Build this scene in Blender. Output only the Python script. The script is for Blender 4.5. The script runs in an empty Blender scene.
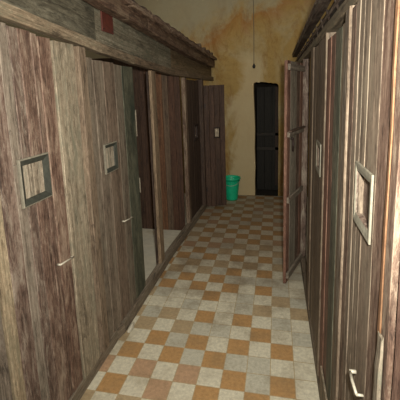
import bpy, bmesh, math, random
from mathutils import Vector, Matrix
R = random.Random(7)
C = bpy.context.scene.collection
scn = bpy.context.scene

# ---------------------------------------------------------------- materials
def nt(name):
    m = bpy.data.materials.new(name); m.use_nodes = True
    n = m.node_tree; n.nodes.clear()
    o = n.nodes.new('ShaderNodeOutputMaterial'); b = n.nodes.new('ShaderNodeBsdfPrincipled')
    n.links.new(b.outputs[0], o.inputs[0]); return m, n, b
def node(n, t, **k):
    x = n.nodes.new(t)
    for a, v in k.items(): setattr(x, a, v)
    return x
def mapping(n, src, scale):
    mp = node(n, 'ShaderNodeMapping'); mp.inputs['Scale'].default_value = scale
    n.links.new(src, mp.inputs[0]); return mp.outputs[0]
def noise(n, vec, scale=1, detail=6, rough=.6, dist=0):
    x = node(n, 'ShaderNodeTexNoise'); x.inputs['Scale'].default_value = scale
    x.inputs['Detail'].default_value = detail; x.inputs['Roughness'].default_value = rough
    x.inputs['Distortion'].default_value = dist
    n.links.new(vec, x.inputs['Vector']); return x.outputs['Fac']
def ramp(n, fac, stops):
    r = node(n, 'ShaderNodeValToRGB'); e = r.color_ramp.elements
    while len(e) < len(stops): e.new(.5)
    for i, (p, c) in enumerate(stops):
        e[i].position = p; e[i].color = (c[0], c[1], c[2], 1) if isinstance(c, (tuple, list)) else (c, c, c, 1)
    n.links.new(fac, r.inputs[0]); return r.outputs[0]
def mix(n, f, a, b, mode='MIX'):
    m = node(n, 'ShaderNodeMix', data_type='RGBA', blend_type=mode)
    for s, v in ((m.inputs[0], f), (m.inputs[6], a), (m.inputs[7], b)):
        if isinstance(v, (int, float)): s.default_value = v
        elif isinstance(v, (tuple, list)): s.default_value = (*v, 1)
        else: n.links.new(v, s)
    return m.outputs[2]
def math_(n, op, a, b):
    m = node(n, 'ShaderNodeMath', operation=op)
    for s, v in ((m.inputs[0], a), (m.inputs[1], b)):
        if isinstance(v, (int, float)): s.default_value = v
        else: n.links.new(v, s)
    return m.outputs[0]
def S(r, g, b):   # sRGB 0..255 -> linear
    f = lambda c: (c/255/12.92) if c <= 10 else ((c/255+.055)/1.055)**2.4
    return (f(r), f(g), f(b))

def wood(name, dark, mid, light, patch, amount=.5, rough=.7, bump=.35, patchscale=5):
    m, n, b = nt(name)
    at = node(n, 'ShaderNodeAttribute', attribute_name='grain'); v = at.outputs['Vector']
    fib = noise(n, mapping(n, v, (150, 150, 3.5)), 1, 8, .7)
    st = noise(n, mapping(n, v, (34, 34, 1.0)), 1, 5, .6, .6)
    mot = noise(n, mapping(n, v, (55, 55, 22)), 1, 8, .8)
    f = math_(n, 'ADD', math_(n, 'ADD', math_(n, 'MULTIPLY', fib, .42), math_(n, 'MULTIPLY', st, .28)), math_(n, 'MULTIPLY', mot, .38))
    col = ramp(n, f, [(.42, dark), (.54, mid), (.69, light)])
    pn = noise(n, mapping(n, v, (patchscale*1.6, patchscale*1.6, patchscale*.45)), 1, 9, .75, .8)
    pf = ramp(n, pn, [(.62-.2*amount, 0), (.80-.2*amount, 1)])
    pf = math_(n, 'MULTIPLY', pf, ramp(n, fib, [(.3, .35), (.6, 1)]))
    col = mix(n, pf, col, patch)
    # dark water stains and pits
    dn = noise(n, mapping(n, v, (9, 9, 2.2)), 1, 10, .8)
    col = mix(n, ramp(n, dn, [(.56, 0), (.70, .7)]), col, tuple(c*.35 for c in dark))
    g2 = noise(n, mapping(n, v, (26, 26, 5)), 1, 10, .85, .5)
    col = mix(n, ramp(n, g2, [(.51, 0), (.60, .7)]), col, patch)
    col = mix(n, ramp(n, g2, [(.38, .8), (.47, 0)]), col, tuple(c*.6 for c in dark))
    # fine pale scratches
    sc = noise(n, mapping(n, v, (260, 260, 9)), 1, 3, .6)
    col = mix(n, ramp(n, sc, [(.64, 0), (.76, .5)]), col, light)
    ti = node(n, 'ShaderNodeAttribute', attribute_name='tint')
    col = mix(n, 1.0, col, ti.outputs['Color'], 'MULTIPLY')
    n.links.new(col, b.inputs['Base Color'])
    b.inputs['Roughness'].default_value = rough; b.inputs['Specular IOR Level'].default_value = .3
    bp = node(n, 'ShaderNodeBump'); bp.inputs['Strength'].default_value = bump; bp.inputs['Distance'].default_value = .004
    h = math_(n, 'ADD', f, math_(n, 'MULTIPLY', pn, .6))
    n.links.new(h, bp.inputs['Height']); n.links.new(bp.outputs[0], b.inputs['Normal'])
    return m

W_BROWN = wood('weathered_brown_wood', S(48,38,32), S(96,78,67), S(146,130,116), S(150,140,124), .45)
W_GREY  = wood('weathered_grey_wood', S(62,55,47), S(112,101,88), S(162,150,134), S(122,116,102), .5)
W_PALE  = wood('peeling_pale_wood', S(68,60,49), S(128,117,100), S(182,171,152), S(98,98,84), .6, patchscale=9)
W_GREEN = wood('green_stained_wood', S(52,50,42), S(112,108,92), S(150,144,128), S(48,58,50), .8)
W_DARK  = wood('dark_brown_wood', S(42,32,27), S(78,62,51), S(112,92,77), S(86,70,56), .3)
W_RED   = wood('red_brown_wood', S(62,46,40), S(112,89,78), S(156,134,120), S(140,118,100), .3)
W_TAN   = wood('raw_tan_wood', S(84,66,50), S(138,112,88), S(182,158,130), S(150,134,112), .3)
W_MOULD = wood('mouldy_fascia_wood', S(66,62,50), S(112,106,90), S(142,138,122), S(36,34,26), .75, patchscale=7)

def plain(name, c, rough=.5, metal=0, var=.25, scale=30):
    m, n, b = nt(name)
    tc = node(n, 'ShaderNodeTexCoord')
    f = noise(n, tc.outputs['Object'], scale, 6, .7)
    col = mix(n, ramp(n, f, [(.35, 0), (.7, 1)]), tuple(x*(1-var) for x in c), tuple(min(1, x*(1+var)) for x in c))
    n.links.new(col, b.inputs['Base Color']); b.inputs['Roughness'].default_value = rough
    b.inputs['Metallic'].default_value = metal; return m
M_FRAME = plain('grey_green_painted_frame', S(52,54,46), .6, 0, .35, 45)
M_FRAME_EDGE = plain('pale_worn_frame_edge', S(120,115,100), .6, 0, .25, 60)
M_FLAT = plain('weathered_grey_frame', S(128,124,108), .7, 0, .3, 60)
M_METAL = plain('pale_worn_metal', S(184,178,160), .45, .2, .25, 60)
M_IRON = plain('rusty_iron', S(52,40,34), .6, .4, .4, 60)
M_PLATE = plain('rust_red_plate', S(84,40,30), .6, 0, .3, 30)
M_BUCKET = plain('green_plastic', S(20,176,128), .4, 0, .12, 12)
M_BLACK = plain('black_rubber', S(24,22,20), .6, 0, .2)
M_CORD = plain('grey_cord', S(90,84,70), .7, 0, .2)
M_NAIL = plain('nail_head', S(150,146,134), .5, .4, .2)

def tilemat(name, c, var=.16):
    m, n, b = nt(name)
    tc = node(n, 'ShaderNodeTexCoord'); v = tc.outputs['Object']
    f = noise(n, v, 45, 8, .75); g = noise(n, v, 4, 7, .7); k = noise(n, v, 140, 3, .6)
    col = mix(n, ramp(n, f, [(.35, 0), (.68, 1)]), tuple(x*(1-var*1.6) for x in c), tuple(x*(1+var) for x in c))
    col = mix(n, ramp(n, g, [(.48, 0), (.70, .5)]), col, S(128,112,84))
    col = mix(n, ramp(n, k, [(.66, 0), (.76, .5)]), col, S(90,72,48))
    # tiles turn darker and browner further down the corridor
    sx = node(n, 'ShaderNodeSeparateXYZ'); n.links.new(v, sx.inputs[0])
    d = ramp(n, math_(n, 'ADD', math_(n, 'MULTIPLY', sx.outputs[1], .2), math_(n, 'MULTIPLY', g, .5)), [(.75, 0), (1.15, .55)])
    col = mix(n, d, col, S(92,70,48))
    n.links.new(col, b.inputs['Base Color']); b.inputs['Roughness'].default_value = .62
    b.inputs['Specular IOR Level'].default_value = .3
    bp = node(n, 'ShaderNodeBump'); bp.inputs['Strength'].default_value = .15; bp.inputs['Distance'].default_value = .002
    n.links.new(f, bp.inputs['Height']); n.links.new(bp.outputs[0], b.inputs['Normal'])
    return m
T = [tilemat('tile_cream', S(208,202,178)), tilemat('tile_grey_cream', S(188,184,164)), tilemat('tile_orange', S(178,140,92)),
     tilemat('tile_pink_tan', S(180,148,116)), tilemat('tile_faded_tan', S(174,154,120)), tilemat('tile_grout', S(176,156,118))]

def plaster(name, base, stain, grey, concrete=False):
    m, n, b = nt(name)
    tc = node(n, 'ShaderNodeTexCoord'); v = tc.outputs['Object']
    a = noise(n, mapping(n, v, (1, 1, .7)), 1.7, 8, .65, .6); c = noise(n, mapping(n, v, (1, 1, .5)), 2.9, 9, .75, 1.0)
    d = noise(n, v, 14, 8, .75)
    col = mix(n, ramp(n, a, [(.44, 0), (.60, 1)]), base, grey)
    col = mix(n, ramp(n, c, [(.50, 0), (.66, .85)]), col, stain)
    col = mix(n, ramp(n, d, [(.45, 0), (.72, .45)]), col, tuple(x*.5 for x in base))
    if not concrete:      # bare pale lime plaster beside the doorway and grey damp band under the ceiling
        sx = node(n, 'ShaderNodeSeparateXYZ'); n.links.new(v, sx.inputs[0])
        dx = math_(n, 'ABSOLUTE', math_(n, 'ADD', sx.outputs[0], .42), 0)
        f1 = math_(n, 'SUBTRACT', math_(n, 'ADD', .33, math_(n, 'MULTIPLY', math_(n, 'SUBTRACT', a, .5), 1.1)), dx)
        f1 = math_(n, 'MULTIPLY', f1, ramp(n, math_(n, 'MULTIPLY', sx.outputs[2], .25), [(.50, 1), (.60, .0)]))
        col = mix(n, ramp(n, f1, [(.02, 0), (.16, .8)]), col, S(184,168,132))
        f2 = math_(n, 'ADD', math_(n, 'MULTIPLY', sx.outputs[2], .25), math_(n, 'MULTIPLY', math_(n, 'SUBTRACT', a, .5), .35))
        f2 = math_(n, 'SUBTRACT', f2, math_(n, 'MULTIPLY', math_(n, 'ADD', sx.outputs[0], .9), .10))
        col = mix(n, ramp(n, f2, [(.60, 0), (.665, .55), (.70, 0)]), col, S(146,92,40))
        col = mix(n, ramp(n, f2, [(.66, 0), (.76, .75)]), col, S(150,144,120))
    n.links.new(col, b.inputs['Base Color']); b.inputs['Roughness'].default_value = .9
    b.inputs['Specular IOR Level'].default_value = .15
    bp = node(n, 'ShaderNodeBump'); bp.inputs['Strength'].default_value = .4; bp.inputs['Distance'].default_value = .01
    n.links.new(d, bp.inputs['Height']); n.links.new(bp.outputs[0], b.inputs['Normal'])
    return m
P_YELLOW = plaster('ochre_plaster', S(160,134,82), S(128,90,44), S(166,150,112))
P_CONC = plaster('pale_concrete', S(196,190,170), S(170,160,136), S(184,180,164), True)
P_CEIL = plaster('grey_ceiling_plaster', S(150,146,130), S(140,110,70), S(128,124,110), True)
P_DIM = plaster('unlit_dark_plaster', S(44,40,34), S(34,30,24), S(52,48,42), True)  # near-black colour stands in for the shade of the unlit far room

# ---------------------------------------------------------------- mesh builder
class MB:
    def __init__(s): s.v, s.f, s.g, s.t, s.mi = [], [], [], [], []
    def add(s, vs, fs, grain=None, tint=(1,1,1), mi=0):
        k = len(s.v); s.v += [tuple(p) for p in vs]
        s.g += [tuple(p) for p in (grain or vs)]; s.t += [tint]*len(vs)
        for f in fs: s.f.append(tuple(i+k for i in f)); s.mi.append(mi)
    def board(s, a, b, wdir, tdir, w, t, seg=0, wob=0, tint=1, ch=.0025, ends=0, mi=0):
        """plank from a to b, section w along wdir and t along tdir, chamfered, with worn edges"""
        a, b, wd, td = Vector(a), Vector(b), Vector(wdir).normalized(), Vector(tdir).normalized()
        L = (b-a).length; seg = seg or max(1, int(L/.12)); ch = min(ch, w*.2, t*.2)
        W, H = w/2, t/2
        sec = [(-W+ch,-H),(W-ch,-H),(W,-H+ch),(W,H-ch),(W-ch,H),(-W+ch,H),(-W,H-ch),(-W,-H+ch)]
        off = Vector((R.uniform(-40,40), R.uniform(-40,40), R.uniform(-40,40)))
        vs, gs = [], []
        for i in range(seg+1):
            q = i/seg; c = a.lerp(b, q)
            jl, jr, jt = (R.uniform(-wob, wob) for _ in range(3))
            for (u, h) in sec:
                uu = u+(jl if u < 0 else jr); hh = h+(jt*.5 if h > 0 else 0)
                e = R.uniform(-ends, ends) if i in (0, seg) else 0
                vs.append(c+wd*uu+td*hh+(b-a).normalized()*e)
                gs.append(off+Vector((u, h, q*L)))
        fs = []
        for i in range(seg):
            for k in range(8):
                k2 = (k+1) % 8
                fs.append((i*8+k, i*8+k2, (i+1)*8+k2, (i+1)*8+k))
        fs.append(tuple(reversed(range(8)))); fs.append(tuple(seg*8+k for k in range(8)))
        tt = tint if isinstance(tint, tuple) else (tint, tint, tint)
        s.add(vs, fs, gs, tt, mi)
    def box(s, lo, hi, mi=0, tint=1):
        (x0,y0,z0),(x1,y1,z1) = lo, hi
        v = [(x0,y0,z0),(x1,y0,z0),(x1,y1,z0),(x0,y1,z0),(x0,y0,z1),(x1,y0,z1),(x1,y1,z1),(x0,y1,z1)]
        s.add(v, [(3,2,1,0),(4,5,6,7),(0,1,5,4),(1,2,6,5),(2,3,7,6),(3,0,4,7)], None, (tint,)*3, mi)
    def tube(s, pts, r, n=10, closed=False, mi=0):
        pts = [Vector(p) for p in pts]; vs = []; rr = r if isinstance(r, (list, tuple)) else [r]*len(pts)
        m = len(pts)
        for i, p in enumerate(pts):
            d = (pts[(i+1) % m if closed else min(i+1, m-1)]-pts[(i-1) % m if closed else max(i-1, 0)]).normalized()
            u = d.orthogonal().normalized() if i == 0 else (u-d*u.dot(d)).normalized()
            w = d.cross(u)
            for k in range(n):
                a = 2*math.pi*k/n; vs.append(p+(u*math.cos(a)+w*math.sin(a))*rr[i])
        fs = []
        for i in range(m if closed else m-1):
            j = (i+1) % m
            for k in range(n): fs.append((i*n+k, i*n+(k+1) % n, j*n+(k+1) % n, j*n+k))
        if not closed: fs += [tuple(reversed(range(n))), tuple((m-1)*n+k for k in range(n))]
        s.add(vs, fs, None, (1,1,1), mi)
    def lathe(s, prof, n=32, c=(0,0,0), mi=0):
        vs = []
        for (r, z) in prof:
            for k in range(n):
                a = 2*math.pi*k/n; vs.append((c[0]+r*math.cos(a), c[1]+r*math.sin(a), c[2]+z))
        fs = [(i*n+k, i*n+(k+1) % n, (i+1)*n+(k+1) % n, (i+1)*n+k) for i in range(len(prof)-1) for k in range(n)]
        s.add(vs, fs, None, (1,1,1), mi)
    def build(s, name, mats, parent=None, smooth=False):
        me = bpy.data.meshes.new(name); me.from_pydata(s.v, [], s.f)
        for m in (mats if isinstance(mats, list) else [mats]): me.materials.append(m)
        me.polygons.foreach_set('material_index', s.mi)
        ga = me.attributes.new('grain', 'FLOAT_VECTOR', 'POINT'); ga.data.foreach_set('vector', [c for p in s.g for c in p])
        ta = me.attributes.new('tint', 'FLOAT_COLOR', 'POINT'); ta.data.foreach_set('color', [c for p in s.t for c in (*p, 1)])
        if smooth: me.polygons.foreach_set('use_smooth', [True]*len(me.polygons))
        me.update(); me.validate()
        o = bpy.data.objects.new(name, me); C.objects.link(o)
        if parent: o.parent = parent
        return o
def tag(o, label, cat, group=None):
    o['label'] = label; o['category'] = cat; o['kind'] = 'thing'
    if group: o['group'] = group
    return o
def thing(name, loc, rz, label, cat, group=None):
    o = bpy.data.objects.new(name, None); C.objects.link(o)
    o.location = loc; o.rotation_euler = (0, 0, rz); o.empty_display_size = .1
    return tag(o, label, cat, group)
def struct(o): o['kind'] = 'structure'; return o

XL, XR = -1.10, .25            # fronts of the two rows of cubicles
def lerp(y, pts):
    if y <= pts[0][0]: return pts[0][1]
    for (a, p), (b, q) in zip(pts, pts[1:]):
        if y <= b: return p+(q-p)*(y-a)/(b-a)
    return pts[-1][1]
ZB = lambda y: lerp(y, [(.3,2.12),(1.3,2.075),(1.66,2.045),(2.16,2.014),(2.7,1.98),(3.78,1.935),(5.9,1.92)])   # sagging underside of the left beam
XD = lambda y: lerp(y, [(3.4,0),(4.3,.03),(5.84,.09)])      # the row wanders towards the corridor at its far end

# ---------------------------------------------------------------- floor
ox, oy, s_ = -.0274, 1.832, .14676
special = {(-1,2):1,(1,2):0,(1,0):1,(0,5):1,(-3,4):1,(-1,6):4,(0,7):4,(1,6):4,(-5,4):4,(-6,5):4,(-7,4):4,(-8,3):4,(-8,1):3,(-6,1):3,(-4,1):3,
 (-5,0):3,(-7,6):0,(-5,6):1,(-3,6):0,(-6,7):0,(-8,7):4,(-8,5):4,(-2,7):1,(0,9):1,(-2,9):1,(-2,11):4,(0,11):4,(-4,11):4,(1,4):1,(1,8):0,(1,10):1,(1,12):1,(0,13):4,(-4,5):2,
 (-7,10):4,(-5,10):4,(-6,11):4}
fl = MB(); x0, x1 = -1.14, .285
fl.add([(x0,-1.5,-.001),(x1,-1.5,-.001),(x1,5.85,-.001),(x0,5.85,-.001)], [(0,1,2,3)], mi=5)
for j in range(-23, 29):
    for i in range(-8, 3):
        a, b = max(x0, ox+i*s_), min(x1, ox+(i+1)*s_); c, d = max(-1.5, oy+(j-1)*s_), min(5.85, oy+j*s_)
        if b-a < .01 or d-c < .01: continue
        if (i+j) % 2:
            mi = special.get((i, j))
            if mi is None: mi = R.choice([2,2,3,4]) if (j > 12 or j < 0) else 2
        else: mi = R.choice([0,0,0,1])
        g = .0022
        fl.add([(a+g,c+g,0),(b-g,c+g,0),(b-g,d-g,0),(a+g,d-g,0)], [(0,1,2,3)], mi=mi)
struct(fl.build('floor', T))
cf = MB(); cf.box((-2.6,-1.5,-.1),(x0,5.85,0)); cf.box((x1,-1.5,-.1),(1.6,5.85,0)); cf.box((x0,-1.5,-.1),(x1,5.85,-.004)); struct(cf.build('floor_slab', P_CONC))

# ---------------------------------------------------------------- room shell
def solid(name, lo, hi, m):
    b = MB(); b.box(lo, hi); return struct(b.build(name, m))
solid('wall_left', (-2.75,-1.5,-.1), (-2.6,6.1,3.6), P_YELLOW)
solid('wall_right', (1.6,-1.5,-.1), (1.75,6.1,3.6), P_YELLOW)
solid('wall_front', (-2.75,-1.65,-.1), (1.75,-1.5,3.6), P_YELLOW)
solid('ceiling', (-2.75,-1.65,3.6), (1.75,6.1,3.75), P_CEIL)
# back wall with a broken-edged doorway
YB, TH = 5.85, .25
dl, dr, dt = -.335, .045, 1.86
hole = [(dl,0),(dl-.004,.25),(dl+.006,.5),(dl-.004,.8),(dl+.004,1.1),(dl-.004,1.4),(dl-.012,1.6),(dl-.016,1.72),(dl-.014,1.8),(dl-.012,1.86),(dl+.02,1.882),
        (dl+.06,1.870),(dl+.10,1.882),(dl+.14,1.876),(dl+.18,1.872),(dl+.22,1.86),(dl+.26,1.862),(dl+.30,1.85),(dr-.05,1.852),(dr-.02,1.84),(dr,1.81),(dr-.004,1.5),(dr+.004,1.0),(dr,.5),(dr,0)]
wb = MB(); N = len(hole)
def ring(y): return [(x,y,z) for x,z in hole]+[(-2.6,y,0),(-2.6,y,3.6),(1.6,y,3.6),(1.6,y,0)]
for y in (YB, YB+TH):
    vs = ring(y); fs = []
    iA, iB, iC, iD = N, N+1, N+2, N+3; mid = 10
    fs = [(iA,0)+tuple([1]) + (iB,)] if False else []
    for k in range(0, mid): fs.append((k, k+1, iB))
    fs.append((iA, 0, iB))
    for k in range(mid, 17): fs.append((k, k+1, iC))
    fs.append((mid, iC, iB))
    for k in range(17, N-1): fs.append((k, k+1, iC))
    fs.append((N-1, iD, iC))
    wb.add(vs, fs)
vs = [(x,YB,z) for x,z in hole]+[(x,YB+TH,z) for x,z in hole]
wb.add(vs, [(k,k+1,N+k+1,N+k) for k in range(N-1)])
struct(wb.build('wall_back', P_YELLOW))
# room beyond the doorway, its darkness painted into the plaster
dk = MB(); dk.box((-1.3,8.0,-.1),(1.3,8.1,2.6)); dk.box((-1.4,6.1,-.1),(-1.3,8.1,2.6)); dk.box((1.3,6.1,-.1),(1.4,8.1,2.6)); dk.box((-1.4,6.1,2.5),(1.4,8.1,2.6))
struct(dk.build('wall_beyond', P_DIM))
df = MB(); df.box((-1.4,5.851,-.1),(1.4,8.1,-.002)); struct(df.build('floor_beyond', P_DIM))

# ---------------------------------------------------------------- generic pieces
def bpost(name, x, y0, y1, z0, z1, m, label, cat='post', face=1, th=.06, out=0, tint=1, group=None):
    if face == 1: x += XD(y0)
    b = MB(); xc = x+face*(out-th/2)
    b.board((xc,(y0+y1)/2,z0), (xc,(y0+y1)/2,z1), (0,1,0), (face,0,0), y1-y0, th, wob=.0022, tint=tint, ch=.004, ends=.0015)
    # nail heads
    o = b.build(name, m); tag(o, label, cat, group or ('posts between the cubicle doors' if name == 'door_post' else None)); return o
    return o

def window_parts(par, u0, u1, z0, z1, depth_mat=W_GREY, dark=False, flush=False):
    """square picture-frame hatch standing proud of the door, splayed in to a recessed board"""
    out = .012; w = min(.036, (u1-u0)*.15); pane = -.003 if depth_mat is W_PALE else -.016
    rings = [(0,0,.002),(-.001,-.001,out),(.006,.006,out+.003),(w*.5,w*.5,out-.001),(w,w,out-.008),(w+.001,w+.001,pane)]
    f = MB(); vs = []
    mats = [M_IRON, M_IRON] if dark else [M_FRAME, M_FRAME_EDGE]; wf = w
    if flush:     # thin, nearly flat frame whose far side has come away
        wf = .007; out = .005; mats = [M_FLAT, M_FRAME_EDGE, W_BROWN]
        rings = [(0,0,.0),(0,0,out),(.002,.002,out+.001),(w*.5,w*.5,out),(w,w,out-.003),(w+.001,w+.001,pane)]
    for a, b, x in rings: vs += [(x,u0+a*wf/w,z0+b),(x,u1-a,z0+b),(x,u1-a,z1-b),(x,u0+a*wf/w,z1-b)]
    for i in range(len(rings)-1):
        for k in range(4):
            f.add([vs[i*4+k],vs[i*4+(k+1)%4],vs[(i+1)*4+(k+1)%4],vs[(i+1)*4+k]], [(0,1,2,3)], mi=1 if i < 2 else (2 if flush and i > 3 else 0))
    fr = f.build('window_frame', mats, par); fr['label'] = 'dark square hatch frame' if dark else 'grey-green square hatch frame with pale worn edge'
    b = MB(); n = 4; wv = (u1-u0-w-wf)/n
    for k in range(n): b.board((pane-.007,u0+wf+wv*(k+.5),z0+w-.004),(pane-.007,u0+wf+wv*(k+.5),z1-w+.004),(0,1,0),(1,0,0),wv-.0012,.014,tint=R.uniform(1.1,1.25)*(1.8 if dark and depth_mat is W_PALE else 1),ch=.001)  # far leaf's board is brightened to stand for a hole onto the lit wall
    sh = b.build('hatch_board', W_PALE if depth_mat is None else depth_mat, par); sh['label'] = 'pale board filling the hatch, painted bright where it stands for a lit hole'

def stall_door(loc, rz, w, planks, z0, ztop, mat, label, win=None, latch=None, th=.026, battens=(), open_hatch=False, edge=None, dark=False):
    """local frame: u along +Y from the hinge, face towards +X. planks = [(width share, tint, material index)]"""
    d = thing('plank_door_leaf', loc, rz, label, 'door', 'wooden cubicle doors')
    mats = mat if isinstance(mat, list) else [mat]
    tot = sum(p[0] for p in planks); u = 0; b = MB(); X = -th/2
    for pw, ti, mi in planks:
        pwid = w*pw/tot; a0, a1 = u+.0012, u+pwid-.0012; uc = (a0+a1)/2; u += pwid
        dx = R.uniform(-.003, .001)
        zt = ztop(uc) if callable(ztop) else ztop
        zt -= R.uniform(0, .006); zl = z0+R.uniform(0, .006)
        def bd(p, q, s0, s1):
            b.board((X+dx,(s0+s1)/2,p),(X+dx,(s0+s1)/2,q),(0,1,0),(1,0,0),s1-s0,th,wob=.0012,tint=ti,ch=.003,mi=mi,ends=.002)
        if win and a1 > win[0]+.01 and a0 < win[1]-.01:
            m_ = .02
            bd(zl, win[2]+m_, a0, a1); bd(win[3]-m_, zt, a0, a1)
            if a0 < win[0]+m_-.006: bd(win[2]+m_, win[3]-m_, a0, win[0]+m_)
            if a1 > win[1]-m_+.006: bd(win[2]+m_, win[3]-m_, win[1]-m_, a1)
        else: bd(zl, zt, a0, a1)
    b.build('door_panel', mats, d)
    if win: window_parts(d, *win, dark=dark, flush=open_hatch and not dark, depth_mat=W_BROWN if open_hatch else W_PALE)
    for zc, h in battens:
        q = MB(); q.board((-th-.012,.012,zc),(-th-.012,w-.012,zc),(0,0,1),(-1,0,0),h,.022,wob=.001,ch=.004,tint=1.05)
        o = q.build('batten', W_GREY, d); o['label'] = 'pale cross batten on the inside of the door'
    if latch:
        (ua, za), (ub, zb) = latch
        q = MB()
        q.tube([(.004,ua,za),(.024,ua,za)], .006, 12); q.tube([(.004,ub,zb),(.024,ub,zb)], .004, 12)
        q.tube([(.022,ua-.0,za),(.024,(ua+ub)/2,(za+zb)/2+.002),(.022,ub,zb)], [.005,.0045,.004], 10)
        o = q.build('latch', M_METAL, d, True); o['label'] = 'pale metal latch bar'
    if edge:       # worn pale strip nailed on the closing edge
        ue, e0, e1 = edge
        for (za_, zb_) in ((e0, e0+.12), (e1-.2, e1)):
            q = MB(); q.board((.004,ue,za_),(.004,ue,zb_),(0,1,0),(1,0,0),.006,.008,wob=.0015,ch=.001,ends=.01); q.build('edge_strip', W_PALE, d)
    q = MB()       # butt hinges, two
    return d
HINGE = []
def hinges(d, w, zs, u=.0, side=1):
    for z in zs:
        q = MB(); q.tube([(.006,u,z-.035),(.006,u,z+.035)], .006, 10)
        q.box((.0,min(u,u+side*.03),z-.03),(.003,max(u,u+side*.03),z+.03))
        o = q.build('hinge', M_IRON, d); 

P = lambda *a: [(w, t if isinstance(t, tuple) else (t,)*3, m) for w, t, m in a]

# ================================================================ LEFT ROW
LW = XL-.007     # door faces sit a touch behind the posts
# nearest door (seen as a sliver at the picture's edge)
stall_door((LW,.48,0), 0, .655, P((1,.8,0),(1,.9,1),(1,.85,0),(1,.8,1),(1,.85,1)), .10, lambda u: ZB(.48+u)-.012, [W_BROWN, W_GREY], 'dark grey plank door at the left edge of the photo, cut off by the frame')
bpost('door_post', XL, 1.140, 1.205, .092, ZB(1.17)-.001, W_PALE, 'pale narrow post at the lower left edge, before the nearest brown hatch door', tint=(1.05,.98,.85))
stall_door((LW,1.212,0), 0, .442, P((.8,(.92,.9,.9),0),(.55,(1.05,1.05,1.05),1),(.55,.95,0),(.75,(.98,.9,.86),0),(.4,(.92,.84,.8),0),(.9,(1.0,.88,.82),0)), .10,
    lambda u: ZB(1.21+u)-.010, [W_BROWN, W_GREY], 'big brown plank door at the left with the largest square hatch and a latch',
    win=(.108,.318,1.262,1.482), latch=((.31,.893),(.432,.878)))
bpost('stile_board', XL, 1.660, 1.858, .092, ZB(1.80)-.006, W_PALE, 'wide peeling pale board between the two left hatch doors, paint flaking at its foot', 'board', th=.024, out=.0, tint=(1.14,1.13,1.08))
bpost('door_post', XL, 1.885, 1.962, .092, ZB(1.92)-.003, W_GREY, 'narrow grey-brown post beside the peeling board on the left', th=.07, out=.012, tint=(.98,.88,.78))
d2 = stall_door((LW+.008,1.972,0), 0, .715, P((.55,(.9,.88,.84),1),(.9,(.9,.86,.82),1),(1.1,(.8,.71,.66),1),(.8,(.82,.8,.76),1),(1.4,(.58,.62,.57),2)), .10,
    lambda u: 1.978-.03*u, [W_BROWN, W_GREY, W_GREEN], 'greyish plank door on the left, small hatch, dark green stain down one edge',
    win=(.128,.315,1.235,1.432), latch=((.325,.838),(.478,.812)), edge=(.709,.95,1.62))
# stall with its door missing: middle post, inner partition
bpost('door_post', XL, 3.115, 3.235, .092, ZB(3.13)-.006, W_GREY, 'brown post standing between the two dark openings of the left row', th=.03, tint=(1.15,1.0,.82))
bpost('door_post', XL-.052, 3.25, 3.35, 0.0, ZB(3.25)-.003, W_DARK, 'dark narrow post right behind the brown post between the openings', th=.05, tint=.75)
pt = MB()
yy = -1.130; k = 0
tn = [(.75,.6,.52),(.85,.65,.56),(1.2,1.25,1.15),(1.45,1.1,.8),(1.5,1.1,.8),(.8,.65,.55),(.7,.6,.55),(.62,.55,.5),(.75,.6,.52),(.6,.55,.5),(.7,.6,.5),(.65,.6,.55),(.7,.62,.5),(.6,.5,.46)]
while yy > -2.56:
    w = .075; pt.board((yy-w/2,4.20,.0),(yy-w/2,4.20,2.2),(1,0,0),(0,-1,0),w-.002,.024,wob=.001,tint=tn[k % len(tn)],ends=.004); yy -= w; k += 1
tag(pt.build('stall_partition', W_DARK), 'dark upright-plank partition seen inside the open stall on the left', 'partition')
bpost('door_post', XL, 4.215, 4.300, .092, ZB(4.2)-.003, W_BROWN, 'thin brown post right of the second dark opening in the left row', th=.05, tint=(1.0,.95,.85), out=.004)
# door 3 ajar inwards is just its frame; door 4 closed, dark
stall_door((LW+.028,4.310,0), -.03, .64, P((1,.75,0),(1,.65,0),(1,.7,0),(1,.62,0),(1,.7,0)), .10, lambda u: 1.91, [W_DARK], 'closed dark plank door in the left row, just before the open one',
    win=(.30,.50,1.10,1.32), open_hatch=True, dark=True)
bpost('door_post', XL, 4.965, 5.05, .092, ZB(5.0)-.003, W_DARK, 'dark hinge post of the open door at the far end of the left row', tint=.8, th=.08, out=.035)
d5 = stall_door((-1.02,5.08,0), -1.28, .305, P((1,(.8,.72,.68),0),(1,(.85,.74,.7),0),(1,(.78,.7,.66),0),(1,(.8,.7,.66),0)), .03, 1.845, [W_DARK],
    'dark brown door swung out into the corridor at the far end of the left row', dark=True, win=(.135,.230,1.075,1.235), battens=((.25,.07),(1.6,.07)))
hinges(d5, .385, (.3,1.55), 0.0)

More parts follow.
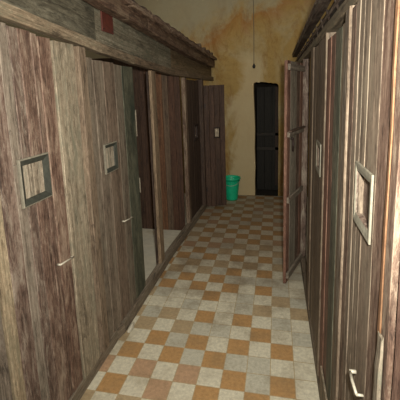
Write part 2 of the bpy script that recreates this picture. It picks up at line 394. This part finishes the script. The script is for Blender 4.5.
# sill, beam, fascia, moulding
def long_board(name, pts, wdir, tdir, w, t, m, label, cat, tint=1, wob=.003, ch=.004, seglen=.15):
    b = MB()
    for (a, c) in zip(pts, pts[1:]):
        L = (Vector(c)-Vector(a)).length
        b.board(a, c, wdir, tdir, w, t, seg=max(1, int(L/seglen)), wob=wob, tint=tint, ch=ch)
    return tag(b.build(name, m), label, cat)
long_board('door_sill', [(-1.140,-.2,.045),(-1.137,2.12,.045),(-1.118,2.2,.045),(-1.112,3.5,.045),(-1.03,5.84,.045)], (0,0,1), (1,0,0), .088, .06, W_GREY, 'low grey timber sill running along the foot of the left doors', 'sill', tint=(.95,.92,.86))
ys = [-.2,.3,1.3,2.16,2.7,3.4,3.78,4.3,5.0,5.84]
tb = (1.08,1.0,.9)
b = MB()
for a, c in zip(ys, ys[1:]):
    b.board((XL-.008+XD(a),a,ZB(a)+.034),(XL-.008+XD(c),c,ZB(c)+.034),(0,0,1),(1,0,0),.062,.050,seg=max(2,int((c-a)/.15)),wob=.002,tint=(.62,.52,.45) if a > 2.6 else (.86,.77,.68) if a > 2.1 else tb)
tag(b.build('header_beam', W_PALE), 'long pale timber beam above the left row of doors', 'beam')
b = MB()
for a, c in zip(ys, ys[1:]):
    n = 3
    for k in range(n):
        h = .34/n; t = .8 if a < 2.1 else (.78,.82,.78) if a < 3.7 else (.66,.56,.44)
        b.board((XL-.028+XD(a),a,ZB(a)+.070+h*(k+.5)),(XL-.028+XD(c),c,ZB(c)+.070+h*(k+.5)),(0,0,1),(1,0,0),h-.001,.02,seg=4,tint=t if isinstance(t,tuple) else (t,t,t*.96),wob=.0005,ch=.0015,mi=0 if a < 2.1 else 1)
tag(b.build('fascia_panel', [W_MOULD, W_PALE]), 'grey mouldy boarding between the beam and the top moulding on the left', 'panel')
ZT = lambda y: lerp(y, [(.5,2.30),(2.0,2.285),(2.86,2.25),(4.24,2.175),(5.84,2.13)])
ZTT = lambda y: lerp(y, [(.5,2.50),(2.4,2.42),(3.1,2.41),(5.84,2.335)])
ys2 = [-.2,.5,1.3,2.0,2.45,2.86,3.4,3.8,4.24,4.8,5.3,5.84]
b = MB()
for a, c in zip(ys2, ys2[1:]):
    zl, zh = (ZT(a)+ZT(c))/2, (ZTT(a)+ZTT(c))/2; h = zh-zl
    b.board((-1.045+XD(a)*.4,a,ZT(a)+h*.28),(-1.045+XD(c)*.4,c,ZT(c)+h*.28),(0,0,1),(1,0,0),h*.55,.075,wob=.004,seg=4,tint=(.72,.62,.52))
    b.board((-1.02+XD(a)*.4,a,ZT(a)+h*.66),(-1.02+XD(c)*.4,c,ZT(c)+h*.66),(0,0,1),(1,0,0),h*.2,.10,wob=.006,seg=5,tint=(.95,.85,.74))
    b.board((-1.035,a+.02,ZTT(a)-h*.12),(-1.035,c-.01,ZTT(c)-h*.12),(0,0,1),(1,0,0),h*.22,.07,wob=.010,seg=6,tint=(.55,.48,.40))
for y in [5.8,5.55,5.2,4.9]:      # rotted stubs of the moulding
    b.board((-1.03,y-.05,ZTT(y)+.012),(-1.03,y+.04,ZTT(y)+.012),(0,0,1),(1,0,0),.035,.07,wob=.010,seg=4,tint=(.5,.44,.36))
tag(b.build('top_moulding', W_BROWN), 'dark rotten moulding along the top of the left cubicle row', 'moulding')
# plate on the fascia
b = MB(); b.board((XL-.010,2.318,2.165),(XL-.010,2.318,2.305),(0,1,0),(1,0,0),.165,.010,wob=.001,ch=.002)
pl = thing('wall_plate', (0,0,0), 0, 'small rust-red square plate fixed high on the left fascia', 'plate'); b.build('plate', M_PLATE, pl)
for y, z in ((2.25,2.18),(2.386,2.18),(2.25,2.29),(2.386,2.29)):
    b = MB(); b.tube([(XL-.008,y,z),(XL-.002,y,z)], .005, 8); b.build('screw', M_IRON, pl)

# ================================================================ RIGHT ROW (doors face -x)
RW = XR+.004
def rdoor(y0, y1, *a, **k): return stall_door((RW, y1, 0), math.pi, y1-y0, *a, **k)
ry = lambda y1, a, b: (y1-b, y1-a)      # world y interval -> local u
RT = lambda u: 2.02
rdoor(.18, .762, P((1,(1,.9,.85),2),(1,(.95,.9,.85),2),(1,(1.05,.9,.82),2)), .075, RT, [W_BROWN, W_GREY, W_RED], 'red-brown plank door cut off at the right edge of the photo')
gap_post = bpost('door_post', XR, .788, .842, .064, 2.024, W_BROWN, 'narrow grey-brown post left of the dark gap at the right edge', face=-1, tint=(.95,.88,.82))
bpost('edge_batten', XR, .846, .868, .064, 2.024, W_TAN, 'thin raw orange-tan batten running full height near the right edge', 'batten', face=-1, th=.03, out=.001, tint=(.66,.52,.42))
u0, u1 = ry(1.352, .985, 1.178)
rdoor(.872, 1.352, P((.6,(1.0,.95,.9),0),(.5,(1.1,1.05,1.0),1),(.5,(1.05,1,.95),1),(.6,(1.0,.94,.88),1),(1.1,(1.02,.94,.88),1),(.9,(1.0,.9,.84),0)), .075, RT,
    [W_BROWN, W_GREY], 'large grey-brown plank door on the right with a big square hatch missing one frame side', win=(u0,u1,1.325,1.520),
    latch=((1.352-1.06,.867),(1.352-.965,.872)), open_hatch=True)
bpost('door_post', XR, 1.360, 1.392, .064, 2.024, W_GREY, 'thin pale post next to the large right hatch door', face=-1, out=.002, tint=(1.0,.92,.84))
bpost('stile_board', XR, 1.397, 1.458, .064, 2.024, W_GREY, 'narrow grey board beyond the thin pale post on the right', 'board', face=-1, th=.03)
r2 = rdoor(1.465, 1.945, P((.8,(1.0,.84,.78),2),(.7,(.95,.85,.8),2),(.5,(.9,.9,.88),3),(.5,(.8,.86,.82),3),(.4,(1.1,1.05,.95),1)), .075, lambda u: 1.99, [W_BROWN, W_GREY, W_RED, W_GREEN],
    'narrow plank door on the right, half red-brown and half grey-green')
bpost('door_post', XR, 1.955, 2.005, .064, 2.024, W_GREY, 'pale thin post between the red-brown door and the small-hatch door on the right', face=-1, out=.002, tint=(.95,.88,.8))
b = MB(); b.board((.006,.30,.078),(.006,.30,.25),(0,1,0),(1,0,0),.34,.010,wob=.003,seg=3,tint=(1.05,1,.95)); o = b.build('patch_board', W_PALE, r2); o['label'] = 'pale board patched over the foot of the door'
u0, u1 = ry(2.60, 2.09, 2.29)
rdoor(2.012, 2.60, P((1,(.85,.8,.76),1),(1,(.95,.88,.8),1),(1,(.8,.74,.7),1),(1,(.85,.8,.75),1)), .075, RT, [W_BROWN, W_GREY], 'grey plank door on the right with a small hatch, just before the open door', win=(u0,u1,1.245,1.435), open_hatch=True)
bpost('door_post', XR, 2.61, 2.79, .064, 2.024, W_GREY, 'grey-tan post standing left of the small-hatch door on the right', face=-1, tint=(.85,.76,.68), out=.0)
bpost('stile_board', XR+.02, 2.80, 2.97, .064, 2.024, W_RED, 'reddish-brown board lining the doorway behind the open right door', 'board', face=-1, th=.03, tint=.75)
# the open door, seen from its inside
leaf = stall_door((.222,3.50,0), math.pi-.33, .48, P((.45,(1,.85,.76),1),(.6,(.8,.72,.68),0),(1.0,(1.2,1.25,1.25),2),(.5,(1.0,.82,.74),1)), .02, 1.985, [W_BROWN, W_RED, W_GREY],
    'brown door standing open into the corridor from the right row', battens=((.10,.055),(.80,.05),(1.375,.045),(1.93,.05)))
b = MB(); b.board((-.052,.03,1.40),(-.052,.47,1.40),(0,0,1),(-1,0,0),.018,.028,wob=.001); o = b.build('ledge', W_DARK, leaf)
b = MB(); b.tube([(-.03,.38,1.33),(-.052,.38,1.33)], .010, 12); b.tube([(-.05,.38,1.335),(-.052,.383,1.28),(-.05,.378,1.22)], [.008,.010,.007], 10)
o = b.build('latch', M_IRON, leaf, True)
hinges(leaf, .5, (.3,1.6), 0.0)
bpost('door_post', XR, 3.535, 3.62, .064, 2.024, W_BROWN, 'brown hinge post behind the open right door', face=-1)
long_board('door_sill', [(XR+.028,-.2,.030),(XR+.028,5.84,.030)], (0,0,1), (1,0,0), .06, .055, W_GREY, 'low grey timber sill running along the foot of the right doors', 'sill', tint=(.8,.76,.7))
long_board('header_beam', [(XR+.034,-.2,2.053),(XR+.034,2.2,2.053),(XR+.034,5.84,2.053)], (0,0,1), (-1,0,0), .052, .06, W_PALE, 'pale timber beam above the right row of doors', 'beam', tint=(.8,.76,.68))
b = MB()      # rough dark lath screen above the right beam
for k in range(3): b.board((XR+.072,-.2,2.105+.048*k),(XR+.072,5.84,2.105+.048*k),(0,0,1),(-1,0,0),.046,.012,seg=40,wob=.002,tint=.35)
for y in [i*.30+.1 for i in range(18)]:
    b.board((XR+.056,y,2.084),(XR+.056,y+.22,2.225),(0,1,0),(-1,0,0),.022,.012,wob=.001,tint=R.uniform(.5,.9),seg=3)
b.board((XR+.045,-.2,2.165),(XR+.045,5.84,2.165),(0,0,1),(-1,0,0),.016,.010,seg=40,wob=.001,tint=.95)
tag(b.build('lath_screen', W_BROWN), 'dark rough lath screen above the right beam', 'screen')
b = MB()
b.board((XR+.035,-.2,2.284),(XR+.035,5.84,2.262),(0,0,1),(-1,0,0),.050,.065,seg=40,wob=.005,tint=.6)
b.board((XR+.0,-.2,2.300),(XR+.0,5.84,2.276),(0,0,1),(-1,0,0),.016,.012,seg=40,wob=.001,tint=1.1)
tag(b.build('top_moulding', W_BROWN), 'dark moulding along the top of the right cubicle row', 'moulding')
# splintered raw end on the post by the dark gap, and a chip at the foot of the sill
b = MB(); b.board((XR-.006,.823,.90),(XR-.006,.820,1.165),(0,1,0),(-1,0,0),.030,.008,wob=.004,seg=6,ch=.001,ends=.012,tint=1.0)
o = b.build('splinter', W_PALE, gap_post); o['label'] = 'pale splintered piece of wood'
bm = bmesh.new(); bmesh.ops.create_icosphere(bm, subdivisions=3, radius=1)
for v in bm.verts:
    v.co *= 1+R.uniform(-.07,.07)+.12*math.sin(3*v.co.x+2*v.co.y); v.co = Vector((v.co.x*.016, v.co.y*.055, max(v.co.z,-.6)*.022+.0132))
me = bpy.data.meshes.new('plaster_lump'); bm.to_mesh(me); me.materials.append(P_CONC)
o = bpy.data.objects.new('plaster_lump', me); C.objects.link(o); o.location = (-1.062,2.25,0); tag(o, 'small pale plaster lump on the tiles against the left sill', 'lump')

# ================================================================ back end
bk = thing('bucket', (-.70,5.60,0), 0, 'green plastic bucket standing on the tiles by the far yellow wall', 'bucket')
b = MB()
b.lathe([(0,.012),(.072,.012),(.078,.0),(.082,.0),(.086,.02),(.094,.10),(.104,.2),(.114,.3),(.118,.335),(.130,.337),(.132,.35),(.130,.364),(.118,.366),(.112,.33),(.098,.18),(.082,.03),(.0,.022)], 40)
b.build('bucket_body', M_BUCKET, bk, True); bk.scale = (1.13,1.13,1.02)
b = MB(); b.tube([(.131*math.cos(a),.131*math.sin(a)-.0,.345-.09*math.sin((a-math.pi))) for a in [math.pi+math.pi*k/16 for k in range(17)]], .003, 8)
b.build('handle', M_METAL, bk, True)
b = MB(); b.lathe([(.118,.30),(.124,.30),(.1245,.308),(.119,.308)], 40); b.build('rib', M_BUCKET, bk, True)

ld = MB(); pull = thing('pull_cord', (-.337,5.78,2.12), 0, 'thin grey cord hanging down the yellow wall with a small dark knob', 'cord')
ld.tube([(0,0,.04),(.003,.0,.5),(-.002,0,1.0),(0,0,1.46)], .0045, 8); ld.build('cord', M_CORD, pull)
ld = MB(); ld.lathe([(0,-.03),(.014,-.028),(.024,-.008),(.024,.012),(.014,.03),(.007,.045),(0,.046)], 20); ld.build('knob', M_BLACK, pull, True)

# dark door leaf standing just inside the far doorway
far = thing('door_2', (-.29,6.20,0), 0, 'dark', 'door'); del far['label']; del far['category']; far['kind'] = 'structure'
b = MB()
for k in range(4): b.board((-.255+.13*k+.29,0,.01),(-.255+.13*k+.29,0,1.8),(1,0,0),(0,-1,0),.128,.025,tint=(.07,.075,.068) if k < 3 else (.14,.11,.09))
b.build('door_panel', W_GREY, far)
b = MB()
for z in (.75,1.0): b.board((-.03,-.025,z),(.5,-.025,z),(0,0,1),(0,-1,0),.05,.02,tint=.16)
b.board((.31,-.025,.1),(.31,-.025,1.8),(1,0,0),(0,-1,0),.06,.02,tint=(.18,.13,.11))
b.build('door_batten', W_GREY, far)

# ---------------------------------------------------------------- camera
f, cy, tilt, roll, yaw = 354.955, 151.875, .1668, -.0323, .2127
fwd0 = Vector((-math.sin(yaw), math.cos(yaw), 0)); right0 = Vector((math.cos(yaw), math.sin(yaw), 0)); up0 = Vector((0,0,1))
fwd = fwd0*math.cos(tilt)-up0*math.sin(tilt); up1 = up0*math.cos(tilt)+fwd0*math.sin(tilt)
right = right0*math.cos(roll)+up1*math.sin(roll); up = up1*math.cos(roll)-right0*math.sin(roll)
cam = bpy.data.objects.new('camera', bpy.data.cameras.new('camera')); C.objects.link(cam)
mt = Matrix((right, up, -fwd)).transposed().to_4x4(); mt.translation = Vector((0,0,1.75)); cam.matrix_world = mt
cam.data.sensor_width = 36; cam.data.sensor_fit = 'HORIZONTAL'; cam.data.lens = f/400*36; cam.data.shift_y = -(200-cy)/400
cam.data.clip_start = .02
scn.camera = cam

# ---------------------------------------------------------------- light: the camera's flash in an unlit room
L = bpy.data.lights.new('camera_flash', 'AREA'); L.energy = 95; L.shape = 'DISK'; L.size = .06; L.spread = math.radians(150); L.color = (1.0,.945,.85)
lo = bpy.data.objects.new('camera_flash', L); C.objects.link(lo); lo.location = (.07,.05,1.83)
lo.rotation_euler = (fwd0*.985-up0*.10).to_track_quat('-Z', 'Y').to_euler()
# weak soft fill lamp added under the ceiling to lift the far end
A = bpy.data.lights.new('ceiling_fill', 'AREA'); A.shape = 'RECTANGLE'; A.size = 3.6; A.size_y = 3.0; A.energy = 34; A.color = (1.0,.93,.82)
ao = bpy.data.objects.new('ceiling_fill', A); C.objects.link(ao); ao.location = (-.5,4.0,3.55)
w = bpy.data.worlds.new('world'); scn.world = w; w.use_nodes = True
w.node_tree.nodes['Background'].inputs[0].default_value = (.8,.85,.9,1); w.node_tree.nodes['Background'].inputs[1].default_value = .02
vs = scn.view_settings; vs.view_transform = 'Standard'; vs.look = 'None'; vs.gamma = 1; vs.exposure = -.58; vs.use_curve_mapping = False
